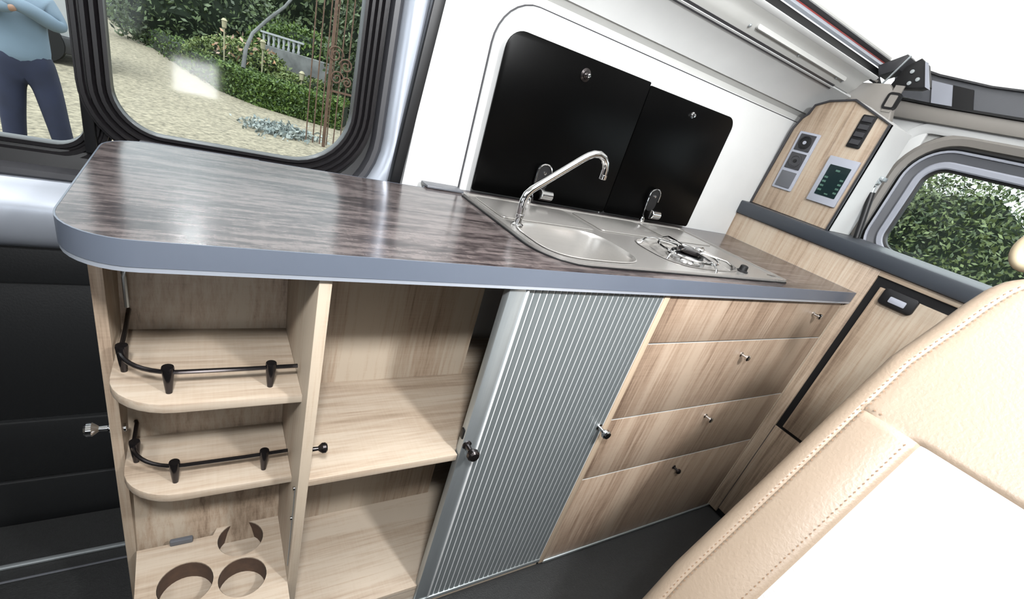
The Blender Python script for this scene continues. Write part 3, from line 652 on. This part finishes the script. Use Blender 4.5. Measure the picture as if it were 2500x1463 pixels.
# ================================================================== SEAT
TH = RAD(31); SV = Vector((sin(TH), 0, cos(TH))); NV = Vector((cos(TH), 0, -sin(TH))); P0 = Vector((-.98, -.35, .49))
def sp3(y, s, h=0):   # y world, s up the backrest, h towards the front (sitter side)
    q = P0 + SV * s - NV * h; return Vector((q.x, y, q.z))
SEAT = thing('seat', 'cream leather seat with white fabric backrest panel and tan stitching', 'seat', (-1.1, -.75, 0))
YR = -1.12; ST = .862
KY = [(-.12, -.350), (.03, -.342), (.3, -.345), (.61, -.347), (.70, -.361), (.76, -.369), (.80, -.377), (.825, -.388), (.84, -.405), (.852, -.43), (.862, -.50)]
def yl(s):
    if s <= KY[0][0]: return KY[0][1]
    for (a, b), (c, d) in zip(KY, KY[1:]):
        if s <= c: return b + (d - b) * (s - a) / (c - a)
    return KY[-1][1]
def H(y, s):
    d = min(yl(s) - y, y - (YR - (yl(s) + .345) * 0), ST - s)
    r = .035; d = max(d, 0)
    h = -r + math.sqrt(max(r * r - max(r - d, 0) ** 2, 0))
    for yy in (yl(s) - .038,):
        h -= .003 * math.exp(-((y - yy) / .003) ** 2)
    if s < .50:
        h -= .004 * math.exp(-((y + .481) / .004) ** 2)
        h += .006 * sin(pi * min(max((yl(s) - .038 - y) / .10, 0), 1)) 
    h -= .005 * math.exp(-((s - .494) / .004) ** 2) * (1 if y < yl(s) - .035 else 0)
    return h
def patch(name, u0, u1, s0, s1, m, nu=40, nv=80, lab=None):
    bm = B(); g = []
    for j in range(nv + 1):
        s = s0 + (s1 - s0) * j / nv; ya = u0(s); yb = u1(s)
        g.append([bm.verts.new(sp3(ya + (yb - ya) * i / nu, s, H(ya + (yb - ya) * i / nu, s))) for i in range(nu + 1)])
    for j in range(nv):
        for i in range(nu): bm.faces.new((g[j][i], g[j + 1][i], g[j + 1][i + 1], g[j][i + 1]))
    bmesh.ops.recalc_face_normals(bm, faces=bm.faces)
    f = bm.faces[:]
    return obj(name, bm, m, SEAT, lab, angle=80)
edge = lambda s: yl(s)
st1 = lambda s: yl(s) - .038
wb = lambda s: -.481
patch('border_piping', edge, st1, -.12, ST, M_leather, 14, 120, 'cream leather border')
patch('side_bolster', st1, wb, -.12, .494, M_leather, 30, 70, 'cream leather side bolster')
patch('center_panel', wb, lambda s: YR + .14, -.12, .494, M_fabric, 50, 60, 'white fabric centre panel')
patch('side_bolster', lambda s: YR + .14, lambda s: YR, -.12, .494, M_leather, 24, 60, 'cream leather side bolster')
patch('headrest_panel', st1, lambda s: YR, .494, ST, M_leather, 60, 60, 'cream leather upper panel')
bs = B()
P_ = [(edge(s), s) for s in [-.12 + i * (ST + .12) / 40 for i in range(41)]]
ring0 = [bs.verts.new(sp3(y, s, -.035)) for y, s in P_] + [bs.verts.new(sp3(YR, ST, -.035)), bs.verts.new(sp3(YR, -.12, -.035))]
ring1 = [bs.verts.new(sp3(y - .004, s, -.10)) for y, s in P_] + [bs.verts.new(sp3(YR, ST, -.10)), bs.verts.new(sp3(YR, -.12, -.10))]
for i in range(len(ring0)): bs.faces.new((ring0[i], ring0[(i + 1) % len(ring0)], ring1[(i + 1) % len(ring0)], ring1[i]))
bs.faces.new(ring1); bmesh.ops.recalc_face_normals(bs, faces=bs.faces)
obj('back_shell', bs, M_leather, SEAT)
stb = B()
def stitch(y, s, dy, ds, l=.0042, w=.0014):
    c = sp3(y, s, H(y, s) + .0012); d = (sp3(y + dy, s + ds, 0) - sp3(y, s, 0)).normalized(); e = d.cross(NV).normalized()
    v = [stb.verts.new(c + d * a * l + e * b * w - NV * k * .0008) for a, b, k in ((-1, 0, 0), (0, -1, 1), (1, 0, 0), (0, 1, 1))]
    stb.faces.new(v)
s = -.1
while s < .85:
    stitch(yl(s) - .034, s, 0, 1, .0028); stitch(yl(s) - .042, s, 0, 1, .0028)
    if s < .48: stitch(-.467, s, 0, 1, .0028)
    s += .0105
y = -.40
while y > -1.0:
    stitch(y, .502, 1, 0, .0028) if y > -.42 else None; y -= .0105
obj('stitching', stb, M_stitch, SEAT, 'tan stitching', kind='stuff')
cu = bx(-1.50, -.99, -1.12, -.36, .30, .43, bev=.04, seg=4)
obj('seat_cushion', cu, M_dark, SEAT, 'dark seat cushion')
obj('seat_base', bx(-1.42, -.86, -1.08, -.40, -.012, .31, bev=.01), M_dgrey, SEAT)
hb = B(); q = sp3(-.372, .862, -.02)
tube(hb, [q + Vector((0, -.022 + .020 * cos(t), .030 + .028 * sin(t))) for t in [2 * pi * i / 24 for i in range(24)]], .011, 12, closed=True)
hb2 = obj('belt_guide', hb, mat('beige_plastic', (214, 196, 164), .4), SEAT, 'beige belt guide loop on the seat shoulder')

# ================================================================== OUTSIDE
GZ = -.55
gv = B(); box(gv, -25, 25, -6, 60, GZ - .1, GZ)
struct('ground', gv, M_gravel, 'pale gravel drive outside the van')
def leaves(n, fn, size, m, name, parent, label=None, seed=1):
    rnd = random.Random(seed); vs = []; fs = []
    for i in range(n):
        p = fn(rnd)
        if p is None: continue
        a = Vector((rnd.gauss(0, 1), rnd.gauss(0, 1), rnd.gauss(0, 1))).normalized(); b = a.orthogonal().normalized(); c = a.cross(b)
        t = rnd.random() * 6.28; b2 = b * cos(t) + c * sin(t); c2 = a.cross(b2)
        sz = size * rnd.uniform(.6, 1.3); p = Vector(p); k = len(vs)
        vs += [p - b2 * sz, p - c2 * sz * .45, p + b2 * sz, p + c2 * sz * .45]; fs.append((k, k + 1, k + 2, k + 3))
    base = LOC[parent.name]
    me = bpy.data.meshes.new(name); me.from_pydata([tuple(v - base) for v in vs], [], fs); me.materials.append(m)
    o = bpy.data.objects.new(name, me); COL.objects.link(o); o.parent = parent; o['kind'] = 'stuff'
    if label: o['label'] = label
    return o
def blob(name, c, r, m, parent, seg=3, nz=.25, seed=0):
    bm = B(); bmesh.ops.create_icosphere(bm, subdivisions=seg, radius=1)
    rnd = random.Random(seed)
    for v in bm.verts:
        k = 1 + rnd.uniform(-nz, nz) * .5
        v.co = Vector((c[0] + v.co.x * r[0] * k, c[1] + v.co.y * r[1] * k, max(c[2] + v.co.z * r[2] * k, GZ)))
    return obj(name, bm, m, parent)
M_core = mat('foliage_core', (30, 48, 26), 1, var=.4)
# clipped hedge following the drive
hp = [(-8.6, 40), (-5.9, 31), (-4.2, 24), (-2.6, 17.5), (-1.5, 13.6), (-.75, 12.4), (.2, 11.7), (.9, 11.4)]
HG = thing('clipped_hedge', 'low clipped green hedge along the gravel drive', 'hedge', (-1.5, 15, GZ))
hc = B()
for (a, b) in zip(hp, hp[1:]):
    d = Vector((b[0] - a[0], b[1] - a[1])).normalized(); nn = Vector((d.y, -d.x))
    if nn.y < 0: nn = -nn
    W = .75; q = [(a[0], a[1]), (b[0], b[1]), (b[0] + nn.x * W, b[1] + nn.y * W), (a[0] + nn.x * W, a[1] + nn.y * W)]
    prism(hc, q, 'z', GZ, GZ + .52, bev=.06)
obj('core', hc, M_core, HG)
def hfn(r):
    k = min(int((r.random() ** .7) * (len(hp) - 1)), len(hp) - 2); k = r.choice([k, len(hp) - 2, len(hp) - 3, len(hp) - 4])
    a, b = hp[k], hp[k + 1]; t = r.random(); d = Vector((b[0] - a[0], b[1] - a[1])).normalized(); nn = Vector((d.y, -d.x))
    if nn.y < 0: nn = -nn
    w_ = r.random() * .8; z = GZ + .56
    if r.random() < .55: w_ = -.02; z = GZ + r.random() * .56
    return (a[0] + (b[0] - a[0]) * t + nn.x * w_ + r.gauss(0, .03), a[1] + (b[1] - a[1]) * t + nn.y * w_ + r.gauss(0, .03), z + r.gauss(0, .03))
leaves(30000, hfn, .045, M_leafh, 'foliage', HG, seed=3)
# bushes behind the hedge
def bush(name, lab, c, r, m, n, size, seed, cat='bush'):
    T = thing(name, lab, cat, (c[0], c[1], GZ))
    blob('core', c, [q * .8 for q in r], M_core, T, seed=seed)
    def fn(rd):
        v = Vector((rd.gauss(0, 1), rd.gauss(0, 1), rd.gauss(0, 1))).normalized() * rd.uniform(.75, 1.08)
        p = (c[0] + v.x * r[0], c[1] + v.y * r[1], c[2] + v.z * r[2]); return p if p[2] > GZ else None
    leaves(n, fn, size, m, 'foliage', T, seed=seed)
    return T
bush('garden_bush', 'tall dark bush at the far top left of the window garden', (-5.2, 36, 1.2), (4.5, 3, 3.5), M_leafd, 6000, .16, 11)
bush('garden_bush', 'reddish green bush above the far bend of the hedge', (-1.8, 21, .6), (2.6, 1.6, 1.9), M_leafd, 7000, .09, 12)
bush('garden_bush', 'light green rose bush behind the middle of the hedge', (-.9, 16.2, -.1), (1.3, .9, .62), M_leafl, 6000, .055, 13)
bush('garden_bush', 'yellow green low bush behind the near end of the hedge', (.55, 14.0, -.3), (1.1, .8, .5), M_leafl, 5000, .05, 14)
bush('garden_bush', 'dark green bush in front of the stone wall', (.9, 18.5, .3), (1.6, 1, 1.0), M_leafh, 6000, .07, 15)
bush('garden_bush', 'dense dark tree foliage at the top of the garden view', (2.2, 27, 3.2), (6.0, 2.5, 4.4), M_leafd, 12000, .15, 16)
bush('garden_bush', 'large dark shrub mass behind the iron gate', (2.2, 13.4, .9), (1.3, 1.0, 2.0), M_leafd, 9000, .07, 17)
FL = thing('rose_blooms', 'scattered peach and white blooms over the rose bush', 'flowers', (-.9, 15.4, 0))
leaves(70, lambda r: (r.uniform(-1.6, -.1), r.uniform(15.1, 15.6), r.uniform(.05, .75)), .07, M_bloom, 'blossom', FL, seed=9)
PT = thing('silver_plant', 'low silvery plant lying on the gravel near the gate', 'plant', (-.55, 9.6, GZ))
leaves(1400, lambda r: (-.55 + r.gauss(0, .28), 9.6 + r.gauss(0, .28), GZ + abs(r.gauss(0, .05)) + .01), .05, M_leafs, 'foliage', PT, seed=5)
# garden lamps
for (x, y, z, lab) in ((-.55, 13.9, .55, 'cream lantern on a stake behind the hedge, middle of three'), (.30, 13.4, .12, 'cream lantern on a stake closest to the iron gate'), (-1.35, 14.6, .75, 'cream lantern on a stake farthest from the iron gate')):
    G = thing('garden_lantern', lab, 'lantern', (x, y, GZ))
    obj('stake', tube(B(), [(x, y, GZ), (x, y, z)], .016, 8), M_lamp, G)
    obj('lamp_head', lathe(B(), [(.03, 0), (.05, .02), (.06, .16), (.075, .17), (.03, .22), (0, .225)], (x, y, z), (0, 0, 1), 12), M_lamp, G)
tag(obj('pale_branch', tube(B(), [(-1.0, 13.2, .1), (-.95, 13.3, .5), (-.8, 13.6, .85), (-.45, 13.8, 1.25), (-.1, 14.0, 1.6), (.25, 14.2, 2.1)], [.05, .045, .04, .04, .035, .03], 8), M_stone), 'pale bare branch leaning over the hedge', 'branch')
# stone wall with white rail
SW = thing('garden_wall', 'low grey stone wall with white balusters in the garden', 'wall', (1.2, 17, GZ))
obj('stonework', prism(B(), [(-.3, 17.2), (2.6, 15.4), (2.8, 15.7), (-.1, 17.5)], 'z', GZ, .55, bev=.02), M_stone, SW)
for i in range(8):
    t = i / 7; x = -.25 + .9 * t; y = 17.3 - .56 * t
    obj('baluster', lathe(B(), [(.03, 0), (.045, .05), (.025, .12), (.045, .25), (.035, .3)], (x, y, .55), (0, 0, 1), 10), M_vanw, SW)
obj('coping', prism(B(), [(-.35, 17.25), (.75, 16.6), (.8, 16.75), (-.3, 17.4)], 'z', .85, .9), M_vanw, SW)
# iron gate
GT = thing('iron_gate', 'rusty wrought iron gate with scrolls at the right of the side window', 'gate', (.4, 9, GZ))
gx = -.22
xs_ = [-.20, -.08, .04, .16, .28, .40, .52, .64, .76]
for x in xs_:
    obj('bar', tube(B(), [(x, 9, GZ + .04), (x, 9, 2.3)], .011, 8), M_rust, GT)
obj('gate_post', bx(.085, .135, 8.975, 9.025, GZ, 2.4, bev=.004), M_rust, GT)
obj('gate_rail', bx(-.22, .80, 8.99, 9.01, 2.2, 2.235), M_rust, GT)
obj('gate_rail', bx(.1, .80, 8.99, 9.01, .42, .455), M_rust, GT)
def spiral(cx, cz, r0, turns, sgn=1, ph=0):
    return [(cx + sgn * (r0 * (1 - .8 * i / 30)) * cos(ph + turns * 2 * pi * i / 30), 8.975, cz + (r0 * (1 - .8 * i / 30)) * sin(ph + turns * 2 * pi * i / 30)) for i in range(31)]
for (cx, cz, r0, sg) in ((.16, 1.02, .14, 1), (.36, .88, .12, -1), (.22, .66, .12, 1), (.40, .62, .09, -1)):
    obj('scroll', tube(B(), spiral(cx, cz, r0, 1.6, sg), .013, 8), M_rust, GT)
# parked white van glimpsed behind the person
PV = thing('parked_van', 'white vehicle with black mirror parked behind the standing person', 'vehicle', (-4.6, 12.4, GZ))
obj('van_body', prism(B(), [(-7.0, GZ + .35), (-3.75, GZ + .35), (-3.62, GZ + .9), (-3.75, 1.3), (-4.1, 2.0), (-7.0, 2.0)], 'y', 12.2, 14, bev=.06), M_vanw, PV)
obj('mirror', bx(-3.72, -3.5, 12.0, 12.15, .58, .80, bev=.03), M_black, PV)
obj('bumper', prism(B(), [(-7.0, GZ + .2), (-3.7, GZ + .2), (-3.6, GZ + .5), (-7.0, GZ + .5)], 'y', 12.15, 14, bev=.04), M_dgrey, PV)
for wx in (-4.3, -6.4): obj('wheel', lathe(B(), [(.2, 0), (.32, .0), (.33, .05), (.33, .18), (.31, .2), (0, .2)], (wx, 12.12, GZ + .33), (0, 1, 0), 24), M_black, PV)
# trees seen through the tailgate window
for k, (c, r, n_, lab) in enumerate((((6.6, 1.7, .45), (1.3, 2.8, 1.72), 16000, 'broad green tree filling the tailgate window'), ((9.6, -1.9, .8), (1.6, 2.4, 2.0), 12000, 'second green tree towards the right of the tailgate window'), ((11.2, 4.3, .8), (1.5, 2.4, 1.75), 7000, 'taller tree behind the left edge of the tailgate window'))):
    T = thing('garden_tree', lab, 'tree', (c[0], c[1], GZ))
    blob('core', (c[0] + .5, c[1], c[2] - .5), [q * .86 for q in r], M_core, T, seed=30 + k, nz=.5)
    cl = [(random.gauss(0, 1), random.gauss(0, 1), random.gauss(0, 1)) for _ in range(150)]
    cl = [Vector(v).normalized() * random.uniform(.6, .95) for v in cl]
    def fn(rd, c=c, r=r, cl=cl):
        q = rd.choice(cl); v = q + Vector((rd.gauss(0, .17), rd.gauss(0, .2), rd.gauss(0, .17)))
        p = (c[0] + v.x * r[0], c[1] + v.y * r[1], c[2] + v.z * r[2]); return p if p[2] > GZ else None
    leaves(n_ * 2, fn, .036, leafmat('tree_leaf', (52, 82, 46), (156, 176, 112)), 'foliage', T, seed=40 + k)
    obj('trunk', tube(B(), [(c[0], c[1], GZ), (c[0] + .05, c[1], GZ + .8), (c[0], c[1] + .1, c[2])], [.14, .11, .06], 10), M_rust, T)

# ---- person standing outside
def skin_mesh(name, verts, edges, radii, m, parent, root=0, label=None, sub=2):
    me = bpy.data.meshes.new(name); base = LOC[parent.name]
    me.from_pydata([tuple(Vector(v) - base) for v in verts], edges, [])
    o = bpy.data.objects.new(name, me); COL.objects.link(o)
    md = o.modifiers.new('skin', 'SKIN'); md.use_smooth_shade = True
    for i, rd in enumerate(radii):
        sv = me.skin_vertices[0].data[i]; sv.radius = rd if isinstance(rd, tuple) else (rd, rd); sv.use_root = (i == root)
    s2 = o.modifiers.new('sub', 'SUBSURF'); s2.levels = sub; s2.render_levels = sub
    dg = bpy.context.evaluated_depsgraph_get(); ev = o.evaluated_get(dg); nm = bpy.data.meshes.new_from_object(ev)
    o.modifiers.clear(); o.data = nm; nm.materials.clear(); nm.materials.append(m)
    for p_ in nm.polygons: p_.use_smooth = True
    o.parent = parent
    if label: o['label'] = label
    return o
px, py = -3.04, 5.2
PE = thing('person', 'person in light blue shirt and dark jeans standing outside the side window', 'person', (px, py, GZ))
g = GZ
# body = one continuous skin figure, clothing layered over it
bv = [(px, py, g + .93), (px, py, g + 1.08), (px, py, g + 1.25), (px, py, g + 1.42), (px, py, g + 1.50), (px, py - .01, g + 1.58), (px, py, g + 1.68),
      (px - .11, py, g + .88), (px - .13, py, g + .48), (px - .16, py + .02, g + .08), (px - .16, py - .12, g + .03),
      (px + .11, py, g + .88), (px + .15, py - .02, g + .48), (px + .19, py + .02, g + .08), (px + .20, py - .12, g + .03),
      (px - .19, py, g + 1.40), (px - .24, py - .02, g + 1.24), (px - .08, py - .22, g + 1.32), (px + .06, py - .25, g + 1.35),
      (px + .19, py, g + 1.40), (px + .24, py - .02, g + 1.24), (px + .08, py - .22, g + 1.36), (px - .07, py - .24, g + 1.39)]
be = [(0, 1), (1, 2), (2, 3), (3, 4), (4, 5), (5, 6), (0, 7), (7, 8), (8, 9), (9, 10), (0, 11), (11, 12), (12, 13), (13, 14), (3, 15), (15, 16), (16, 17), (17, 18), (3, 19), (19, 20), (20, 21), (21, 22)]
brd = [(.11, .08), (.11, .08), (.15, .11), (.13, .09), .055, .09, .095, .085, .055, .04, .035, .085, .055, .04, .035, .055, .042, .034, .03, .055, .042, .034, .03]
skin_mesh('body', bv, be, brd, M_skin, PE)
jv = [(px, py, g + 1.10), (px - .105, py, g + .86), (px - .13, py - .01, g + .50), (px - .16, py + .02, g + .09), (px + .105, py, g + .86), (px + .155, py - .02, g + .50), (px + .20, py + .02, g + .09)]
jv.append((px, py, g + .94)); je = [(0, 7), (7, 1), (1, 2), (2, 3), (7, 4), (4, 5), (5, 6)]
skin_mesh('jeans', jv, je, [(.155, .13), (.115, .12), .09, .075, (.115, .12), .09, .075, (.165, .135)], M_jeans, PE, label='dark blue jeans')
sv_ = [(px, py, g + .87), (px, py, g + 1.10), (px, py, g + 1.28), (px, py, g + 1.42), (px, py, g + 1.47),
       (px - .19, py, g + 1.40), (px - .27, py - .02, g + 1.25), (px - .10, py - .20, g + 1.33), (px + .04, py - .24, g + 1.35),
       (px + .19, py, g + 1.40), (px + .27, py - .02, g + 1.25), (px + .10, py - .20, g + 1.36), (px - .04, py - .235, g + 1.39)]
se = [(0, 1), (1, 2), (2, 3), (3, 4), (3, 5), (5, 6), (6, 7), (7, 8), (3, 9), (9, 10), (10, 11), (11, 12)]
skin_mesh('shirt', sv_, se, [(.20, .15), (.19, .145), (.19, .14), (.15, .11), .075, .08, .065, .055, .05, .08, .065, .055, .05], M_shirt, PE, label='light blue long-sleeved shirt, arms folded')
hd = B(); bmesh.ops.create_uvsphere(hd, u_segments=20, v_segments=14, radius=1)
for v in hd.verts: v.co = Vector((px + v.co.x * .085, py + .012 + v.co.y * .10, g + 1.70 + v.co.z * .10 if v.co.z > -.2 or v.co.y > 0 else g + 1.70 - .02))
obj('hair', hd, M_hair, PE)
for s_ in (-1, 1):
    obj('shoe', box(B(), px + s_ * .18 - .045, px + s_ * .18 + .045, py - .20, py + .08, g, g + .09, bev=.03), M_shoe, PE)
